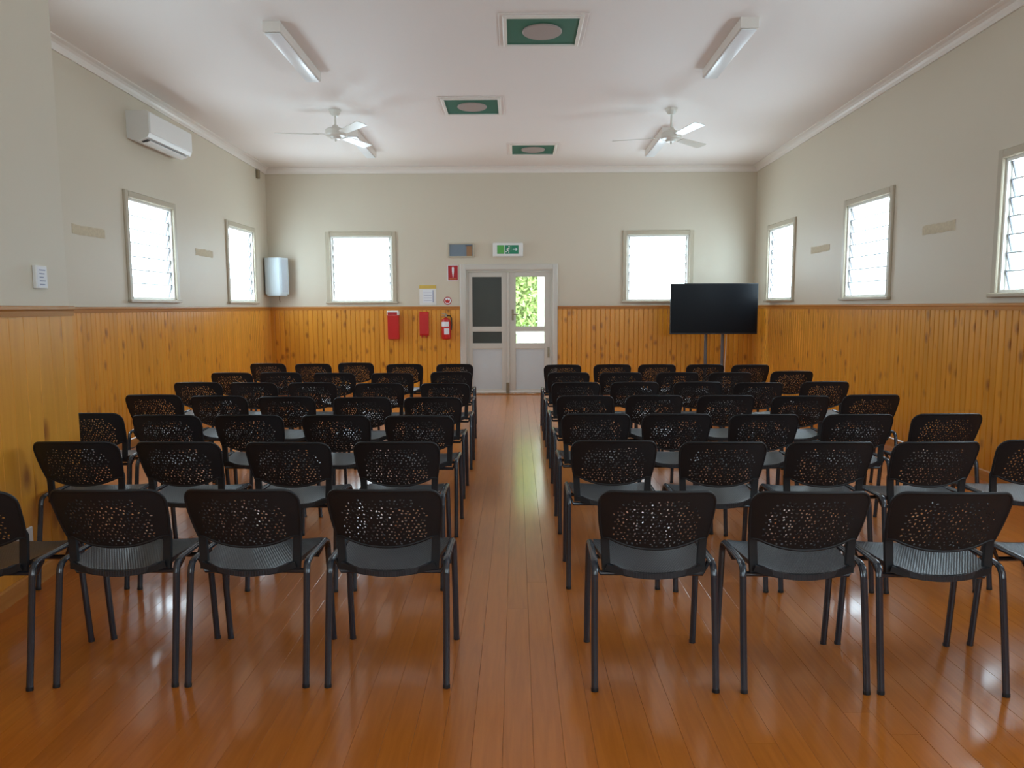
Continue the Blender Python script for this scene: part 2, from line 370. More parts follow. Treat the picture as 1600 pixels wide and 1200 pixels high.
# ------------------------------------------------------------------ louvre windows (local: x along wall, -y into room, z up; origin at opening's bottom centre)
def window_meshes():
    W, H = WW, WZ1-WZ0; d = {}
    m = MB(); a = .075
    pr = [(0, 0), (0, -.018), (.008, -.026), (a-.012, -.026), (a-.006, -.02), (a, -.012), (a, 0)]      # architrave profile, u outward
    m.prism((-W/2, 0, -.0), (-W/2, 0, H+a), pr, (-1, 0, 0), (0, 1, 0)); d['jl'] = m.mesh('architrave', 'frame')
    m = MB(); m.prism((W/2, 0, 0), (W/2, 0, H+a), pr, (1, 0, 0), (0, 1, 0)); d['jr'] = m.mesh('architrave', 'frame')
    m = MB(); m.prism((-W/2, -.0004, H), (W/2, -.0004, H), pr, (0, 0, 1), (0, 1, 0)); d['head'] = m.mesh('architrave', 'frame')
    m = MB(); m.box((-W/2-a-.012, -.045, -.035), (W/2+a+.012, .0, .0), .006); d['sill'] = m.mesh('window_sill', 'frame')
    m = MB()
    for lo, hi in (((-W/2, .0, 0), (-W/2+.03, .10, H)), ((W/2-.03, .0, 0), (W/2, .10, H)), ((-W/2+.03, .0, H-.03), (W/2-.03, .10, H)), ((-W/2+.03, .0, 0), (W/2-.03, .10, .028))): m.box(lo, hi, .003)
    d['lining'] = m.mesh('window_frame', 'sash')
    n = 7; ph = (H-.058)/n; t = .006; w = W-.06-.05
    dep = .045; Lp = math.hypot(ph+.018, dep)
    ang = math.atan2(dep, ph+.018)
    m = MB(); m.box((-w/2, -t/2, -Lp/2), (w/2, t/2, Lp/2-.014)); d['pane'] = m.mesh('pane', 'pane'); d['pane'].materials.append(M['paneedge'])
    for f in d['pane'].polygons: f.material_index = 0 if f.normal.y < -.9 else 1          # the room side glows with daylight
    m = MB(); m.box((-w/2, -t/2-.001, Lp/2-.014), (w/2, t/2+.001, Lp/2)); d['edge'] = m.mesh('pane_edge', 'paneedge')
    m = MB(); m.box((-.0048, -.018, -Lp/2), (.0048, .018, Lp/2), .002); d['clip'] = m.mesh('louvre_clip', 'grey')
    m = MB(); m.box((-W/2+.03, .03, .028), (-W/2+.048, .075, H-.03)); m.box((W/2-.048, .03, .028), (W/2-.03, .075, H-.03)); d['gal'] = m.mesh('louvre_gallery', 'sash')
    d['par'] = (n, ph, ang, w, dep); return d
WM = window_meshes()
def window(i, label, loc, rz):
    o = bpy.data.objects.new('window_%d' % i, None); col.objects.link(o); o.location = loc; o.rotation_euler = (0, 0, rz); tag(o, label, kind='structure')
    for k, nm in (('jl', 'architrave'), ('jr', 'architrave'), ('head', 'architrave'), ('sill', 'window_sill'), ('lining', 'window_frame'), ('gal', 'louvre_gallery')): add(nm, WM[k], o)
    n, ph, ang, w, dep = WM['par']
    for j in range(n):
        z = .029 + (j+.5)*ph
        p = add('pane', WM['pane'], o); p.location = (0, .055, z); p.rotation_euler = (ang, 0, 0)
        add('pane_edge', WM['edge'], p)
        for s in (-1, 1):
            c = add('louvre_clip', WM['clip'], o); c.location = (s*(w/2+.005), .055, z); c.rotation_euler = (ang, 0, 0)
wi = 1
for x, t in zip(far_win, ('louvre window on the far wall left of the door', 'louvre window on the far wall partly behind the television')):
    window(wi, 'frosted ' + t, (x, YF, WZ0), 0); wi += 1
for y, t in zip(left_win, ('farthest louvre window on the left wall, beside the corner speaker', 'louvre window on the left wall below the air conditioner', 'louvre window on the left wall hidden behind the projecting wall, added for light')):
    window(wi, 'frosted ' + t, (XL, y, WZ0), math.pi/2); wi += 1
for y, t in zip(right_win, ('farthest louvre window on the right wall, near the television', 'middle louvre window on the right wall', 'louvre window cut off by the right edge of the picture', 'louvre window on the right wall beside the viewer, added for light', 'louvre window on the right wall behind the viewer, added for light')):
    window(wi, 'frosted ' + t, (XR, y, WZ0), -math.pi/2); wi += 1
for x, t in zip(added_rear_win, ('left louvre window added for light on the rear wall', 'middle louvre window added for light on the rear wall', 'right louvre window added for light on the rear wall')):
    window(wi, 'frosted ' + t, (x, YB, WZ0), math.pi); wi += 1

# ------------------------------------------------------------------ double door
def dx(px): return -.965+(px-718)*.010896
def dz(py): return 2.224-(py-413)*.010966
m = MB(); m.prism((DX0, YF, 0), (DX0, YF, DZ+.1), [(0, 0), (0, -.03), (.015, -.038), (.085, -.03), (-DX0+AX0 if False else .105, -.02), (.105, 0)], (-1, 0, 0), (0, 1, 0))
m.prism((DX1, YF, 0), (DX1, YF, DZ+.1), [(0, 0), (0, -.03), (.015, -.038), (.075, -.03), (.087, -.02), (.087, 0)], (1, 0, 0), (0, 1, 0))
m.prism((DX0, YF-.0005, DZ), (DX1, YF-.0005, DZ), [(0, 0), (0, -.03), (.015, -.038), (.085, -.03), (.1, -.02), (.1, 0)], (0, 0, 1), (0, 1, 0))
for lo, hi in (((DX0, YF, 0), (DX0+.03, YF+.16, DZ)), ((DX1-.03, YF, 0), (DX1, YF+.16, DZ)), ((DX0+.03, YF, DZ-.03), (DX1-.03, YF+.16, DZ))): m.box(lo, hi, .003)
tag(m.obj('trim_20', 'door'), 'cream architrave and frame around the double door', kind='structure')
m = MB(); m.box((DX0+.03, YF-.02, 0), (DX1-.03, YF+.2, .012), .004); tag(m.obj('trim_21', 'rail'), 'timber threshold under the double door', kind='structure')
def leaf(name, label, x0, x1, glass, gmat):
    o = bpy.data.objects.new(name, None); col.objects.link(o); o.location = ((x0+x1)/2, YF+.03, .014); tag(o, label, kind='structure')
    w = (x1-x0)/2; T = .042; top = DZ-.032-.014; st = .062
    gx0, gx1 = glass
    gx0 -= (x0+x1)/2; gx1 -= (x0+x1)/2
    zz = [0, dz(609)-.014, dz(544)-.014, dz(536.3)-.014, dz(516.5)-.014, dz(510.3)-.014, dz(431.5)-.014, top]
    for a, b in ((-w, gx0), (gx1, w)): MB().box((a, 0, 0), (b, T, top), .003).obj('stile', 'door', o)
    for a, b in ((zz[0], zz[1]), (zz[2]-.0, zz[3]), (zz[4], zz[5]), (zz[6], zz[7])): MB().box((gx0, .001, a), (gx1, T-.001, b), .003).obj('rail', 'door', o)
    p = MB().box((gx0, .016, zz[1]), (gx1, .03, zz[2])).obj('door_panel', 'doorpanel', o)
    for a, b in ((zz[3], zz[4]), (zz[5], zz[6])): MB().box((gx0, .018, a), (gx1, .024, b)).obj('pane', gmat, o)
    for a, b in ((zz[1], zz[2]), (zz[3], zz[4]), (zz[5], zz[6])):
        mm = MB(); q = .010
        mm.box((gx0, .004, a), (gx0+q, .016, b)); mm.box((gx1-q, .004, a), (gx1, .016, b)); mm.box((gx0+q, .004, a), (gx1-q, .016, a+q)); mm.box((gx0+q, .004, b-q), (gx1-q, .016, b))
        mm.obj('glazing_bead', 'door', o)
    MB().box((-w, -.012, .01), (w, 0, .045), .004).obj('weather_strip', 'whitepaint', o)
    return o
xm0, xm1 = dx(791), dx(799)
d1 = leaf('door_1', 'left leaf of the white double door with dark screened panes', DX0+.032, xm0+.04, (dx(736.4), dx(784)), 'mesh')
m = MB(); m.box((xm0+.005, -.022, .0), (xm0+.045, 0, DZ-.06), .004)
for v in m.bm.verts: v.co.x -= d1.location.x
m.obj('astragal', 'door', d1)
m = MB(); m.box((dx(790)-d1.location.x, -.034, .0), (dx(795)-d1.location.x, -.022, .19), .003); m.obj('drop_bolt', 'brass', d1)
d2 = leaf('door_2', 'right leaf of the white double door with clear glass', xm0+.045, DX1-.032, (dx(804.5), dx(851)), 'glass')
hx = dx(800)-d2.location.x+.008
m = MB(); m.box((hx-.018, -.008, dz(501)), (hx+.018, 0, dz(484)), .003)
hp = m.obj('lock_plate', 'brass', d2)
m = MB(); m.sweep([(hx, -.005, 1.36), (hx, -.05, 1.36), (hx+.02, -.055, 1.36), (hx+.09, -.055, 1.36)], circ(.009, 10), up=(0, 0, 1)); m.obj('lever_handle', 'brass', hp, smooth=.6)
m = MB(); m.box((.30, -.006, .62), (.335, 0, .80), .002); m.obj('hinge', 'brass', d2)

# outside, seen through the clear pane
m = MB(); m.box((-9, YF+.16, -.16), (9, YF+40, -.12)); tag(m.obj('lawn', 'grass'), 'green lawn outside the door', kind='structure')
m = MB(); m.box((-2.6, YF+.17, -.119), (3.2, YF+2.6, -.02), .01); tag(m.obj('porch_slab', 'concrete'), 'pale concrete porch slab outside the door', kind='structure')
m = MB(); m.box((.42, YF+1.9, -.02), (.74, YF+2.15, 3.0), .01); m.box((.38, YF+1.86, -.02), (.78, YF+2.19, .2), .01)
tag(m.obj('porch_post', 'whitepaint'), 'thick white porch post seen through the door glass', 'post')
fe = thing('balustrade', 'white picket balustrade outside the door', 'fence', (0, YF+2.3, -.02))
MB().box((-2, -.03, .98), (2.6, .03, 1.06), .008).obj('top_rail', 'whitepaint', fe); MB().box((-2, -.03, .12), (2.6, .03, .2), .008).obj('bottom_rail', 'whitepaint', fe)
pk = MB().box((-.066, -.012, 0), (.066, .012, .78), .003).mesh('picket', 'whitepaint')
for i in range(32): o = add('picket', pk, fe); o.location = (-1.9+i*.14, 0, .2)
for i in range(2): MB().box((-2.05+i*4.6, -.05, 0), (-1.95+i*4.6, .05, 1.1), .005).obj('post', 'whitepaint', fe)
def tree(label, loc, rx, rz, zc, n, seed):
    rnd = random.Random(seed); t = thing('garden_tree', label, 'tree', loc, group='garden trees')
    m = MB(); m.sweep([(0, 0, 0), (.05, .02, zc*.5), (-.05, 0, zc)], circ(.12, 8), taper=[1.2, .9, .5]); m.obj('trunk', 'bark', t)
    V = []; Fc = []
    for i in range(n):
        while True:
            p = Vector([rnd.uniform(-1, 1) for _ in range(3)])
            if .25 < p.length < 1: break
        p = Vector((p.x*rx, p.y*rx, p.z*rz+zc)); a = Vector([rnd.gauss(0, 1) for _ in range(3)]).normalized(); b = a.orthogonal().normalized(); s = rnd.uniform(.05, .11); k = len(V)
        V += [p-a*s, p+b*s*.45, p+a*s, p-b*s*.45]; Fc.append((k, k+1, k+2, k+3))
    me = bpy.data.meshes.new('foliage'); me.from_pydata(V, [], Fc); me.materials.append(M['leaf']); f = add('foliage', me, t); f['kind'] = 'stuff'
tree('dense green garden tree seen through the left of the clear door glass', (-.5, YF+6.0, -.12), 1.7, 2.0, 2.3, 16000, 1)
tree('taller green garden tree behind the others, beyond the white porch post', (2.6, YF+9.5, -.12), 2.2, 2.6, 2.9, 7000, 2)
tree('small green garden tree beyond the dark screened door leaf', (-4.2, YF+8.0, -.12), 2.0, 2.2, 2.5, 6000, 3)

# ------------------------------------------------------------------ chairs
def chair_meshes():
    d = {}
    # backrest: outline in (s, t)
    W, H = .222, .258; out = []
    def arc(cx, cy, rx, ry, a0, a1, n): return [(cx+rx*math.cos(a0+(a1-a0)*i/n), cy+ry*math.sin(a0+(a1-a0)*i/n)) for i in range(n+1)]
    for i in range(13):
        s = -.178+.356*i/12; out.append((s, .040*(abs(s)/.178)**2.2))
    out += [(.205, .040), (.211, .075), (.216, .11), (.2195, .15), (.2215, .18)]
    out += arc(.1715, .195, .05, .054, .0, math.pi/2, 7)
    for i in range(1, 10): s = .1715-.343*i/10; out.append((s, .249+.006*(1-(s/.1715)**2)))
    out += arc(-.1715, .195, .05, .054, math.pi/2, math.pi, 7)
    out += [(-.2215, .18), (-.2195, .15), (-.216, .11), (-.211, .075), (-.205, .040)]
    rnd = random.Random(5); pts = [Vector(p) for p in out]; no = len(pts); edges = [(i, (i+1) % no) for i in range(no)]
    holes = []; sp = .0178; row = 0; t = .012
    while t < .218:
        s = -.17 + (sp/2 if row % 2 else 0)
        while s <= .17:
            hs, ht = s+rnd.uniform(-.0045, .0045), t+rnd.uniform(-.0042, .0042)
            lo = .040*(abs(hs)/.178)**2.2+.012; hi = .216-.06*max(0, abs(hs)-.12)/.05
            if lo < ht < hi and abs(hs) < .166 and not (rnd.random() < .03): holes.append((hs, ht))
            s += sp
        t += sp*.87; row += 1
    hp = []
    for hs, ht in holes:
        r = rnd.uniform(.0026, .0048); el = rnd.uniform(.75, 1.3); a0 = rnd.random()*3; k = len(pts); n = 7; poly = []
        for i in range(n):
            a = 2*math.pi*i/n; x, y = r*el*math.cos(a), r/el*math.sin(a)
            poly.append(Vector((hs+x*math.cos(a0)-y*math.sin(a0), ht+x*math.sin(a0)+y*math.cos(a0))))
        pts += poly; edges += [(k+i, k+(i+1) % n) for i in range(n)]; hp.append((Vector((hs, ht)), poly))
    for i in range(-6, 7):                                        # extra points in the plain border so the bend stays smooth
        for tt in (.228, .240): pts.append(Vector((i*.026, tt)))
    for sg in (-1, 1):
        for j in range(8): pts += [Vector((sg*.182, .055+j*.02)), Vector((sg*.2, .055+j*.02))]
    V, E_, Fc, *_ = delaunay_2d_cdt(pts, edges, [], 0, 1e-5)
    def inside(p, poly):
        c = False; n = len(poly)
        for i in range(n):
            a, b = poly[i], poly[i-1]
            if (a.y > p.y) != (b.y > p.y) and p.x < (b.x-a.x)*(p.y-a.y)/(b.y-a.y)+a.x: c = not c
        return c
    outl = [Vector(p) for p in out]; keep = []
    for f in Fc:
        c = sum((V[i] for i in f), Vector((0, 0)))/len(f)
        if not inside(c, outl): continue
        if any((c-h).length < .009 and inside(c, pl) for h, pl in hp): continue
        keep.append(f)
    def m3(s, t, off=0):
        y = -.150-.110*(t/H)-.004*math.sin(math.pi*t/H)+.052*(abs(s)/W)**2.1
        nrm = Vector((-.104*s/W/W*1.0, 1, .2)).normalized()
        return Vector((s, y, .553+t*1.0))+nrm*off
    bm = bmesh.new(); th = .0045
    f_ = [bm.verts.new(m3(p.x, p.y, -th/2)) for p in V]; b_ = [bm.verts.new(m3(p.x, p.y, th/2)) for p in V]; cnt = {}
    for f in keep:
        bm.faces.new([f_[i] for i in f]); bm.faces.new([b_[i] for i in reversed(f)])
        for i in range(len(f)):
            e = (f[i], f[(i+1) % len(f)]); cnt[e] = 1
    for (a, b) in cnt:
        if (b, a) not in cnt: bm.faces.new((f_[b], f_[a], b_[a], b_[b]))
    for v in [v for v in bm.verts if not v.link_faces]: bm.verts.remove(v)
    mb = MB(); mb.bm.free(); mb.bm = bm
    mb.sweep([m3(s, t) for s, t in out], circ(.0062, 8, 1.0), up=(0, 1, 0), closed=True)
    d['backrest'] = mb.mesh('backrest', 'chair', .7)
    # uprights
    for s in (-1, 1):
        m = MB(); path = [(s*.186, -.122, .455), (s*.188, -.118, .50), (s*.191, -.116, .565), (s*.193, -.118, .60), (s*.194, -.124, .618)]
        m.sweep(path, [(-.017, -.006), (-.015, -.009), (.015, -.009), (.017, -.006), (.017, .006), (.015, .008), (-.015, .008), (-.017, .006)], up=(1, 0, 0), taper=[1, 1, 1, 1, .85]); d['up%d' % s] = m.mesh('backrest_upright', 'chair', .6)
    # seat shell
    n = 14; bm = bmesh.new(); top = []; bot = []
    for j in range(n+1):
        v = j/n; y = -.150+.372*v; hw = .186+.030*min(1, v*1.6)
        if v > .85: hw -= .03*((v-.85)/.15)**2
        if v < .12: hw -= .028*((.12-v)/.12)**2
        rt, rb = [], []
        for i in range(n+1):
            u = -1+2*i/n; x = hw*u
            yy = y-.016*(1-u*u)*(1-v)**2 + .012*(1-u*u)*v**3
            z = .477+.012*abs(u)**3 - .020*(1-u*u)*(1-v)**2.5 + .014*(1-abs(u))*0 - .022*max(0, (v-.8)/.2)**2 + .004*v
            e = .022 if (i in (0, n) or j in (0, n)) else .012
            rt.append(bm.verts.new((x, yy, z))); rb.append(bm.verts.new((x*(.985), yy, z-e)))
        top.append(rt); bot.append(rb)
    for j in range(n):
        for i in range(n):
            bm.faces.new((top[j][i], top[j][i+1], top[j+1][i+1], top[j+1][i])); bm.faces.new((bot[j][i], bot[j+1][i], bot[j+1][i+1], bot[j][i+1]))
    for i in range(n):
        bm.faces.new((top[0][i], bot[0][i], bot[0][i+1], top[0][i+1])); bm.faces.new((top[n][i], top[n][i+1], bot[n][i+1], bot[n][i]))
        bm.faces.new((top[i][0], top[i+1][0], bot[i+1][0], bot[i][0])); bm.faces.new((top[i][n], bot[i][n], bot[i+1][n], top[i+1][n]))
    mb = MB(); mb.bm.free(); mb.bm = bm; d['seat'] = mb.mesh('seat', 'seat', .7)
    # lower lip of the seat at the rear
    m = MB(); m.sweep([(-.188+.376*i/10, -.142-.016*(1-(-1+i/5)**2), .469+.010*abs(-1+i/5)**3-.020*(1-(-1+i/5)**2)) for i in range(11)], [(-.014, -.005), (.010, -.005), (.012, 0), (.010, .005), (-.014, .005)], up=(0, 0, 1)); d['lip'] = m.mesh('seat_lip', 'chair', .6)
    # frame: fluted oval tube
    sec = []
    for i in range(24):
        a = 2*math.pi*i/24; fl = 1-.10*(1 if i % 6 == 3 else 0)
        fl = 1-.13*max(0, math.cos(4*a+math.pi))**3
        sec.append((.0135*math.cos(a)*fl, .0105*math.sin(a)*fl))
    for s in (-1, 1):
        x = s*.236
        rear = [(x, -.215, 0), (x, -.182, .22), (s*.234, -.148, .445)]
        m = MB(); m.sweep(rear, sec, up=(1, 0, 0)); d['rear%d' % s] = m.mesh('leg', 'tube', .5)
        front = [(x, .215, 0), (x, .192, .22), (s*.234, .170, .445)]
        m = MB(); m.sweep(front, sec, up=(1, 0, 0)); d['front%d' % s] = m.mesh('leg', 'tube', .5)
        rail = [(s*.234, -.148, .445), (s*.2335, -.143, .466), (s*.233, -.131, .482), (s*.2325, -.114, .490), (s*.232, -.09, .492), (s*.232, .115, .492), (s*.2325, .139, .489), (s*.233, .156, .480), (s*.2335, .166, .465), (s*.234, .170, .445)]
        m = MB(); m.sweep(rail, sec, up=(1, 0, 0)); d['rail%d' % s] = m.mesh('side_rail', 'tube', .5)
    for nm, y in (('barr', -.075), ('barf', .12)):
        m = MB(); m.sweep([(-.230, y, .482), (-.205, y, .428), (.205, y, .428), (.230, y, .482)], circ(.010, 10), up=(0, 1, 0)); d[nm] = m.mesh('crossbar', 'tube', .6)
    m = MB(); m.sweep([(0, 0, 0), (0, .002, .014)], [(a*1.06, b*1.06) for a, b in sec], up=(1, 0, 0)); d['cap'] = m.mesh('foot_cap', 'chair', .6)
    return d
CM = chair_meshes()
def chair(loc, rz, label, group):
    t = thing('stacking_chair', label, 'chair', loc, rz, group)
    add('seat', CM['seat'], t); add('seat_lip', CM['lip'], t); add('backrest', CM['backrest'], t); add('crossbar', CM['barr'], t); add('crossbar', CM['barf'], t)
    for s in (-1, 1):
        add('backrest_upright', CM['up%d' % s], t); add('side_rail', CM['rail%d' % s], t)
        for k, y in (('rear', -.2148), ('front', .2148)):
            l = add('leg', CM['%s%d' % (k, s)], t); c = add('foot_cap', CM['cap'], l); c.location = (s*.236, y, -.0002)
    return t
# rows from the nearest one: (left edge, right edge, top) of each backrest in photo pixels; the floor under a 0.81 m chair gives the depth
LEFT = [[(-125, 30, 766), (70, 262, 766), (291, 469, 766), (518, 691, 768)],
        [(40, 184, 691), (205, 340, 691), (380, 511, 692), (553, 682, 691)],
        [(80, 188, 646), (200, 311, 649), (334, 437, 649), (471, 573, 649), (601, 705, 650)],
        [(193, 279, 617), (295, 382, 619), (401, 489, 620), (519, 609, 621), (632, 718, 621)],
        [(268, 345, 597.5), (354, 432, 598), (448, 525, 598), (553, 630, 599), (658, 731, 599)],
        [(328, 392, 582.5), (403, 470, 582), (488, 554, 583), (579, 645, 583), (671, 738, 581)],
        [(390, 444, 568), (460, 516, 568.5), (527, 583, 567), (602, 661, 569), (681, 739, 569)]]
RIGHT = [[(943, 1122, 769), (1178, 1369, 771), (1391, 1596, 773), (1606, 1830, 775)],
         [(896, 1025, 689), (1065, 1201, 691), (1230, 1374, 691), (1400, 1541, 691), (1559, 1712, 688)],
         [(881, 984, 647), (1008, 1111, 647), (1144, 1251, 648), (1290, 1401, 648), (1429, 1542, 647)],
         [(871, 959, 618.5), (979, 1069, 618), (1093, 1181, 618), (1207, 1302, 619), (1319, 1412, 617)],
         [(861, 940, 597.5), (956, 1030, 597), (1055, 1129, 597), (1147, 1227, 598), (1254, 1330, 596.5)],
         [(857, 921, 582), (939, 1003, 582), (1028, 1092, 582), (1111, 1174, 582), (1206, 1273, 580)],
         [(850, 909, 570), (926, 989, 569.5), (999, 1056, 569.5), (1071, 1135, 569.5), (1145, 1204, 570)]]
FEET = {'left': [(513, 1074, 697, 1075), (297, 1073, 475, 1074), (90, 1074, 272, 1073)], 'right': [(930, 1080, 1118, 1082), (1163.5, 1083, 1353.6, 1085), (1375, 1085, 1574, 1089)]}
ROWN = ['nearest row', 'second nearest row', 'third nearest row', 'fourth nearest row', 'fifth nearest row', 'second farthest row', 'farthest row']
SEATN = ['on the aisle', 'second from the aisle', 'third from the aisle', 'fourth from the aisle', 'fifth from the aisle']
rnd = random.Random(3)
for side, block in (('left', LEFT), ('right', RIGHT)):
    for r, row in enumerate(block):
        order = list(reversed(row)) if side == 'left' else row
        for k, (x0, x1, ty) in enumerate(order):
            p = atz((x0+x1)/2, ty, .81)
            p = atz((x0+x1)/2 + .5*1150*p.x*.065/p.y**2, ty, .81)      # the reclined back widens its outline outwards
            rz = rnd.uniform(-.025, .025)
            off = Matrix.Rotation(rz, 3, 'Z') @ Vector((0, -.260, 0))
            loc = (p.x-off.x, p.y-off.y, 0)
            if r == 0 and k < 3:                                   # nearest row: the rear feet show, so stand it on them
                (ax, ay, bx_, by_) = FEET[side][k]; a, b = atz(ax, ay, 0), atz(bx_, by_, 0); rz = math.atan2(b.y-a.y, b.x-a.x)
                loc = ((a.x+b.x)/2-.215*math.sin(rz), (a.y+b.y)/2+.215, 0)
            if r == 0 and k == 3: loc = (atz(1527, 1016, 0).x+.237, 2.93, 0) if side == 'right' else (-2.165, 2.97, 0)
            chair(loc, rz, 'black perforated chair %s of the aisle, %s, %s' % (side, ROWN[r], SEATN[k]), 'black chairs %s of the aisle' % side)

# ------------------------------------------------------------------ things on the ceiling
def batten(label, x, y0, y1):
    zc = zceil((y0+y1)/2); t = thing('batten_light', label, 'ceiling light', (x, (y0+y1)/2, zc), group='ceiling batten lights'); t.rotation_euler = (-SL, 0, 0); L = (y1-y0)/2
    MB().box((-.078, -L, -.088), (.078, L, 0), .006).obj('housing', 'trim', t)
    MB().box((-.066, -L+.012, -.104), (.066, L-.012, -.0882), .008, 2).obj('diffuser', 'diffuser', t, smooth=.6)
    for s in (-1, 1): MB().box((-.0785, min(s*L, s*L+s*.006), -.090), (.0785, max(s*L, s*L+s*.006), 0), .002).obj('end_cap', 'trim', t)
batten('white batten light nearest on the left half of the ceiling', -2.10, 6.61, 7.92)
batten('white batten light nearest on the right half of the ceiling', 2.0, 6.59, 7.88)
batten('white batten light behind the left ceiling fan', -2.2, 10.16, 11.47)
batten('white batten light behind the right ceiling fan', 2.03, 10.17, 11.48)
def vent(label, x, y):
    t = thing('ceiling_vent', label, 'vent', (x, y, zceil(y)), group='green ceiling vents'); t.rotation_euler = (-SL, 0, 0); a, b = .365, .36; i, j = .312, .305
    m = MB()
    pr = [(0, 0), (.036, 0), (.036, -.018), (.028, -.024), (0, -.024)]
    for P0, P1, ax in (((-i, -j-.0361, 0), (-i, j+.0361, 0), (-1, 0, 0)), ((i, -j-.0361, 0), (i, j+.0361, 0), (1, 0, 0))): m.prism(P0, P1, pr, ax, (0, 0, 1))
    for P0, P1, ax in (((-i, -j, 0), (i, -j, 0), (0, -1, 0)), ((-i, j, 0), (i, j, 0), (0, 1, 0))): m.prism(P0, P1, pr, ax, (0, 0, 1))
    m.obj('vent_frame', 'trim', t)
    MB().box((-.385, -.372, -.008), (.385, .372, 0), .003).obj('ceiling_plate', 'ceiling', t)
    MB().box((-i, -j, -.012), (i, j, 0)).obj('vent_panel', 'green', t)
    MB().lathe([(.176, -.0122), (.176, -.02), (.168, -.026), (.05, -.028)], seg=40).obj('vent_disc', 'disc', t, smooth=.5)
vent('green ceiling vent with round disc, nearest and largest of three', .235, 6.84)
vent('green ceiling vent with round disc, middle one of three', -.525, 9.12)
vent('green ceiling vent, farthest of three, close to the far wall', .255, 11.34)
def fan(label, x, y, a0, drop):
    t = thing('ceiling_fan', label, 'ceiling fan', (x, y, zceil(y)), group='ceiling fans')
    MB().lathe([(.03, -.07), (.055, -.05), (.072, -.015), (.075, .0)], seg=24).obj('canopy', 'fan', t, smooth=.6)
    MB().lathe([(.013, -drop+.02), (.013, -.06)], seg=12).obj('down_rod', 'fan', t, smooth=.6)
    mo = MB().lathe([(.03, -drop-.14), (.055, -drop-.135), (.07, -drop-.11), (.115, -drop-.10), (.125, -drop-.085), (.125, -drop-.03), (.105, -drop-.015), (.05, -drop+.0), (.03, -drop+.03)], seg=32).obj('motor_housing', 'fan', t, smooth=.5)
    MB().lathe([(.008, -drop-.165), (.012, -drop-.15), (.012, -drop-.141)], seg=10).obj('finial', 'fan', mo)
    for i in range(3):
        a = math.radians(a0)+i*math.pi*2/3
        bm = MB(); pts = []
        n = 8
        for k in range(n+1): u = k/n; pts.append((.20+.50*u, .052+.018*u-.03*max(0, u-.9)*10*max(0, u-.9)*10*.0))
        prof = [(x_, w) for x_, w in pts] + [(.715, .05), (.72, .0), (.715, -.05)] + [(x_, -w) for x_, w in reversed(pts)]
        bm.poly([(x_, w, 0) for x_, w in prof], (0, 0, .007))
        rot = Matrix.Rotation(a, 4, 'Z') @ Matrix.Rotation(math.radians(-11), 4, 'X')
        bl_ = bm.obj('blade', 'fan', t); bl_.matrix_local = Matrix.Translation((0, 0, -drop-.085)) @ rot
        k = MB().box((.09, -.018, .0071), (.27, .018, .013), .002).obj('blade_bracket', 'fan', bl_)
fan('white ceiling fan on the left half of the ceiling', -2.21, 9.28, 188, .21)
fan('white ceiling fan on the right half of the ceiling', 1.90, 9.30, 45, .26)

# ------------------------------------------------------------------ things on the left side
ac = thing('air_conditioner', 'white wall mounted split air conditioner high on the left wall', 'air conditioner', (XL, 8.72, 3.29))
m = MB(); m.prism((0, -.53, 0), (0, .53, 0), [(0, .05), (0, .34), (.225, .34), (.245, .325), (.25, .29), (.245, .10), (.225, .06), (.12, .02), (.06, .03)], (1, 0, 0), (0, 0, 1)); m.obj('body', 'white', ac)
MB().box((.2435, -.52, .105), (.256, .52, .325), .005).obj('front_panel', 'white', ac)
MB().box((.13, -.47, .028), (.20, .47, .036), .002, rot=Matrix.Rotation(-.35, 3, 'Y')).obj('outlet_slot', 'grey', ac)
for k, z in enumerate((.012, .022)): MB().box((.135+k*.045, -.46, z), (.175+k*.045, .46, z+.006), .002, rot=Matrix.Rotation(-.35, 3, 'Y')).obj('louvre_flap', 'white', ac)
for i, (lbl, X, y, z, sg, ln) in enumerate((
    ('beige bare patch on the left wall beside the projecting wall', XL, 7.36, 2.255, 1, .56), ('small beige bare patch between the two left wall windows', XL, 10.06, 2.24, 1, .55),
    ('beige bare patch on the right wall between the two farthest windows', XR, 9.94, 2.25, -1, .6), ('beige bare patch on the right wall between the two nearest windows', XR, 7.18, 2.235, -1, .55))):
    r2 = random.Random(i); n = 14; pts = []
    for k in range(n+1): pts.append((0, -ln/2+ln*k/n, -.045+r2.uniform(-.006, .006)))
    for k in range(n+1): pts.append((0, ln/2-ln*k/n, .045+r2.uniform(-.006, .006)))
    m = MB(); m.poly(pts, (sg*.003, 0, 0)); o = tag(m.obj('wall_patch', 'patch'), lbl, 'wall patch', 'bare wall patches'); o.location = (X, y, z)
m = MB(); m.box((0, -.035, -.07), (.05, .035, .07), .008); sn = tag(m.obj('motion_sensor', 'brass'), 'small drab sensor under the cornice in the far left corner', 'sensor'); sn.location = (XL, 12.22, zceil(YF)-.17)
sp = thing('corner_speaker', 'white wall speaker mounted across the far left corner', 'speaker', (XL+.20, YF-.20, 1.70), math.radians(22))
m = MB(); m.poly([(-.19, .02, .03), (-.185, -.02, .03), (.03, -.13, .03), (.06, -.13, .03), (.165, -.06, .03), (.19, -.02, .03), (.19, .05, .03), (.09, .14, .03), (-.09, .14, .03)], (0, 0, .60)); m.obj('cabinet', 'speakerwhite', sp)
m = MB(); m.poly([(.068, -.1283, .06), (.158, -.0683, .06), (.163, -.0760, .06), (.073, -.1360, .06)], (0, 0, .54)); m.obj('grille', 'grillecloth', sp)
m = MB(); m.poly([(-.17, .02, 0), (-.16, -.02, 0), (.04, -.115, 0), (.15, -.05, 0), (.17, .05, 0), (.08, .12, 0), (-.08, .12, 0)], (0, 0, .0298)); m.obj('base_cap', 'speakerwhite', sp)
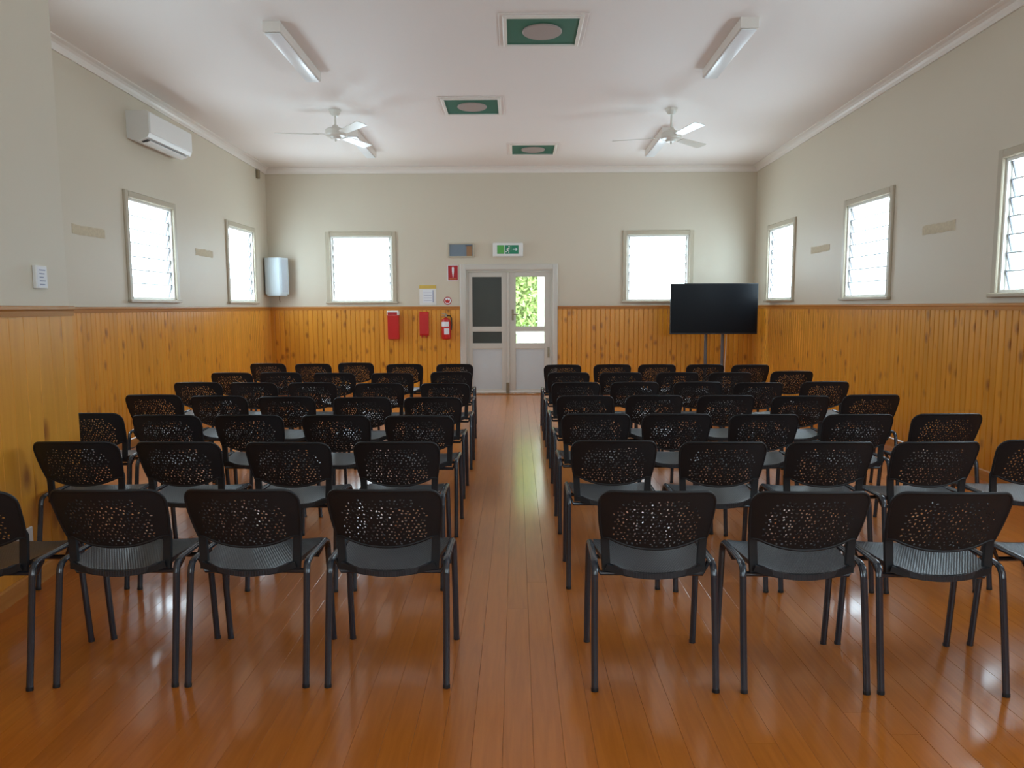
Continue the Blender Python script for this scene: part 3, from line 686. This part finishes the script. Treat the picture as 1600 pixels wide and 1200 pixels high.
m = MB(); m.sweep([(0, .12, .3), (0, .19, .3)], circ(.02, 10), up=(0, 0, 1)); m.obj('bracket', 'grey', sp)
m = MB(); m.sweep([(.03, -.02, .0), (.03, .0, -.07), (.05, .08, -.10)], circ(.006, 8)); m.obj('cable', 'brass', sp)
def on_bump(y, z): return Vector((bumpx(y), y, z))
ba = math.atan2(bd.y, bd.x)-math.pi/2
nb = thing('notice_box', 'small white notice box on the projecting wall at the left edge', 'notice', on_bump(4.14, 1.612), ba)
MB().box((0, -.062, 0), (.020, .062, .128), .003).obj('holder', 'white', nb)
MB().box((.0201, -.052, .008), (.0215, .052, .120)).obj('sheet', 'paper', nb)
for k in range(5): MB().box((.0216, -.03, .10-k*.02), (.022, .036-(k % 3)*.01, .106-k*.02)).obj('text_line', 'ink', nb)
pw = thing('power_outlet', 'white plate low on the projecting wall behind the nearest left chair', 'power outlet', on_bump(3.70, .22)+binw*(B_T+.0005), ba)
MB().box((0, -.14, 0), (.012, .14, .12), .004).obj('plate', 'white', pw)
for s in (-1, 1): MB().box((.0121, s*.07-.02, .03), (.0145, s*.07+.02, .09), .002).obj('socket', 'whitepaint', pw)

# ------------------------------------------------------------------ things on the far wall
def W2(px, py, dy=0): p = aty(px, py, YF-dy); return p.x, p.z
def plate(x0, z0, x1, z1, d0, d1, bev=0): return MB().box((x0, YF-d1, z0), (x1, YF-d0, z1), bev)
def place(o_name, label, cat, x0, z0): return thing(o_name, label, cat, (x0, YF, z0))
def lp(o, lo, hi, bev, name, mat, parent=None):
    return MB().box(lo, hi, bev).obj(name, mat, parent or o)
# exit sign
ex = place('exit_sign', 'white and green exit sign above the double door', 'exit sign', -.398, 2.345)
lp(ex, (0, -.07, 0), (.51, 0, .232), .012, 'housing', 'white')
pn = lp(ex, (.075, -.073, .045), (.435, -.0702, .190), 0, 'sign_panel', 'dgreen')
lp(ex, (.078, -.0742, .048), (.19, -.0731, .187), 0, 'light_panel', 'lgreen', pn)
lp(ex, (.196, -.0745, .045), (.206, -.0731, .190), 0, 'divider', 'white', pn); lp(ex, (.307, -.0745, .09), (.312, -.0731, .190), 0, 'divider', 'white', pn)
m = MB()                                               # running figure and arrow
def seg(a, b, w):
    a = Vector((a[0], 0, a[1])); b = Vector((b[0], 0, b[1])); n_ = (b-a).normalized(); q = Vector((n_.z, 0, -n_.x))*w
    m.poly([(a-q)+Vector((0, -.0741, 0)), (b-q)+Vector((0, -.0741, 0)), (b+q)+Vector((0, -.0741, 0)), (a+q)+Vector((0, -.0741, 0))], (0, .0009, 0))
for a, b, w in (((.268, .145), (.252, .105), .009), ((.252, .105), (.275, .085), .006), ((.275, .085), (.268, .058), .006), ((.252, .105), (.232, .080), .006), ((.232, .080), (.214, .078), .006), ((.266, .140), (.288, .120), .005), ((.266, .140), (.242, .132), .005), ((.242, .132), (.232, .112), .005)): seg(a, b, w)
m.poly([(.276+.012*math.cos(t*.628), -.0741, .164+.012*math.sin(t*.628)) for t in range(10)], (0, .0009, 0))
m.obj('running_figure', 'white', pn)
m = MB(); m.poly([(.335, -.0741, .112), (.385, -.0741, .112), (.385, -.0741, .09), (.42, -.0741, .12), (.385, -.0741, .15), (.385, -.0741, .128), (.335, -.0741, .128)], (0, .0009, 0)); m.obj('arrow', 'paneedge', pn)
# framed board
fb = place('framed_board', 'small framed blue grey board with a brown strip left of the exit sign', 'board', -1.156, 2.338)
m = MB()
for lo, hi in (((0, -.03, 0), (.025, 0, .24)), ((.417, -.03, 0), (.442, 0, .24)), ((.025, -.03, 0), (.417, 0, .022)), ((.025, -.03, .218), (.417, 0, .24))): m.box(lo, hi, .003)
m.obj('picture_frame', 'frame', fb); lp(fb, (.025, -.016, .022), (.417, -.002, .218), 0, 'board_panel', 'bluegrey'); lp(fb, (.315, -.022, .022), (.405, -.0161, .185), 0, 'brown_strip', 'brown'); lp(fb, (.295, -.026, .186), (.417, -.0161, .205), 0, 'dark_bar', 'grey')
# extinguisher sign
es = place('extinguisher_sign', 'red sign with a white extinguisher picture beside the door head', 'sign', -1.168, 1.948)
lp(es, (0, -.006, 0), (.180, 0, .262), .001, 'backing', 'paper'); rp = lp(es, (.008, -.0072, .008), (.172, -.0061, .254), 0, 'red_panel', 'darkred')
m = MB(); m.poly([(.072, -.0085, .21), (.076, -.0085, .228), (.104, -.0085, .228), (.108, -.0085, .21), (.106, -.0085, .15), (.094, -.0085, .055), (.086, -.0085, .055), (.074, -.0085, .15)], (0, .0012, 0)); m.obj('pictogram', 'paper', rp)
m = MB(); m.poly([(.03, -.0082, .028), (.15, -.0082, .028), (.15, -.0082, .033), (.03, -.0082, .033)], (0, .0009, 0)); m.obj('text_line', 'yellow', rp)
# notice with yellow strip
no = place('paper_notice', 'pale paper notice with a yellow heading strip left of the door', 'notice', -1.655, 1.540)
lp(no, (0, -.004, 0), (.285, 0, .275), 0, 'sheet', 'whitepaint'); lp(no, (0, -.0065, .275), (.285, 0, .335), 0, 'heading_strip', 'yellow')
pg = lp(no, (.06, -.0062, .04), (.225, -.0041, .255), 0, 'page', 'paper'); lp(no, (.226, -.0062, .045), (.242, -.0041, .25), 0, 'page_edge', 'ink')
for k in range(4): lp(no, (.075, -.0070, .07+k*.045), (.21, -.0063, .076+k*.045), 0, 'text_line', 'ink', pg)
# sticker
st = place('round_sticker', 'small round red and white sticker above the fire extinguisher', 'sticker', -1.174, 1.609)
MB().lathe([(.068, 0), (.068, .003)], axis='Y', seg=24).obj('disc', 'darkred', st); MB().lathe([(.054, .0031), (.054, .0045)], axis='Y', seg=24).obj('ring', 'paper', st)
m = MB(); m.poly([(-.03, -.0055, -.035), (.025, -.0055, -.038), (.038, -.0055, .0), (.028, -.0055, .028), (.012, -.0055, .002), (.0, -.0055, .03), (-.014, -.0055, .004), (-.034, -.0055, .024), (-.04, -.0055, -.01)], (0, .0009, 0)); m.obj('emblem', 'red', st)
YW = YF-B_T
def placew(o_name, label, cat, x0, z0): return thing(o_name, label, cat, (x0, YW, z0))
r1 = placew('fire_box', 'red wall box with a white framed label at its top', 'fire box', -2.186, .965)
m = MB(); m.prism((.0, 0, 0), (.185, 0, 0), [(0, 0), (-.10, .0), (-.125, .40), (0, .40)], (0, 1, 0), (0, 0, 1)); m.obj('body', 'red', r1)
m = MB(); m.box((-.008, -.132, .401), (.193, 0, .478), .006); cap = m.obj('lid', 'white', r1)
lp(r1, (.006, -.1345, .408), (.168, -.1321, .452), 0, 'label_panel', 'darkred', cap)
r2_ = placew('fire_blanket_pouch', 'plain red fire blanket pouch between the red box and extinguisher', 'fire blanket', -1.655, 1.015)
m = MB(); m.prism((0, 0, 0), (.155, 0, 0), [(0, 0), (-.028, .008), (-.036, .03), (-.036, .36), (-.02, .40), (0, .41)], (0, 1, 0), (0, 0, 1)); m.obj('pouch', 'red', r2_)
for s in (.03, .105): lp(r2_, (s, -.040, -.03), (s+.02, -.012, .012), .003, 'pull_tab', 'darkred')
fx = placew('fire_extinguisher', 'red fire extinguisher with white labels hung beside the door', 'fire extinguisher', -1.196, .955)
MB().lathe([(.05, .0), (.072, .012), (.078, .03), (.078, .30), (.068, .335), (.035, .36), (.02, .37)], c=(0, -.095, 0), seg=28).obj('cylinder', 'red', fx, smooth=.5)
MB().lathe([(.018, .3701), (.024, .385), (.024, .41), (.012, .42)], c=(0, -.095, 0), seg=14).obj('valve', 'brass', fx)
MB().box((-.075, -.108, .425), (.03, -.082, .437), .003, rot=Matrix.Rotation(.25, 3, 'Y')).obj('handle', 'steel', fx); MB().box((-.08, -.106, .39), (-.0245, -.084, .40), .003).obj('grip', 'steel', fx)
m = MB(); m.sweep([(.02, -.095, .40), (.07, -.10, .40), (.096, -.11, .36), (.098, -.12, .25), (.09, -.12, .16)], circ(.009, 8), up=(0, 1, 0)); m.obj('hose', 'bezel', fx, smooth=.6)
def label_patch(a0, a1, z0, z1, name):
    bm = bmesh.new(); n = 6; r = .0792
    A = []; B = []
    for i in range(n+1):
        a = math.radians(a0+(a1-a0)*i/n); A.append(bm.verts.new((r*math.cos(a), -.095+r*math.sin(a), z0))); B.append(bm.verts.new((r*math.cos(a), -.095+r*math.sin(a), z1)))
    for i in range(n): bm.faces.new((A[i], A[i+1], B[i+1], B[i]))
    mm = MB(); mm.bm.free(); mm.bm = bm; return mm.obj(name, 'paper', fx)
label_patch(205, 310, .22, .30, 'label_sticker'); label_patch(250, 315, .09, .19, 'label_sticker')
MB().box((-.05, -.02, .10), (.05, 0, .32), .004).obj('wall_bracket', 'grey', fx)

# ------------------------------------------------------------------ television on its stand
TY = 11.9
p0 = aty(1048, 443, TY); p1 = aty(1183, 522, TY); tx = (p0.x+p1.x)/2; tw = (p1.x-p0.x)/2; z0, z1 = p1.z-.0, p0.z
tv = thing('television', 'large black flat television in the far right corner, switched off', 'television', (tx, TY, z0))
MB().box((-tw, 0, 0), (tw, .035, z1-z0), .006).obj('bezel', 'bezel', tv)
MB().box((-tw+.012, -.0015, .022), (tw-.012, -.0001, z1-z0-.012)).obj('screen', 'black', tv)
MB().box((-.45, .0351, .12), (.45, .075, .55), .015).obj('rear_housing', 'bezel', tv)
MB().box((-.03, -.0022, .006), (.03, -.0002, .012)).obj('indicator_strip', 'grey', tv)
ts = thing('television_stand', 'grey twin pole floor stand under the television', 'stand', (tx, TY+.15, 0))
pa = aty(1102, 560, TY+.15).x-tx; pb = aty(1128, 560, TY+.15).x-tx
for x_ in (pa, pb): MB().lathe([(.026, .06), (.026, 1.62)], c=(x_, 0, 0), seg=16).obj('pole', 'grey', ts, smooth=.6)
for x_ in (pa, pb):
    MB().box((x_-.03, -.38, .025), (x_+.03, .30, .06), .008).obj('foot', 'grey', ts)
    for yy in (-.35, .27): MB().lathe([(.022, -.014), (.022, .014)], c=(x_, yy, .0225), seg=14, axis='X').obj('castor', 'bezel', ts)
MB().box((pa, -.02, .30), (pb, .02, .36), .004).obj('cross_brace', 'grey', ts)
MB().box((pa-.05, -.065, 1.25), (pb+.05, -.0262, 1.60)).obj('mounting_plate', 'grey', ts)
m = MB(); m.sweep([(pb+.06, -.01, 1.2), (pb+.06, .0, .8), (pb+.045, .01, .45), (pb+.06, .0, .12), (pb+.05, .1, .012), (pb+.25, .4, .012)], circ(.006, 8), up=(0, 1, 0)); m.obj('cable', 'white', ts, smooth=.6)
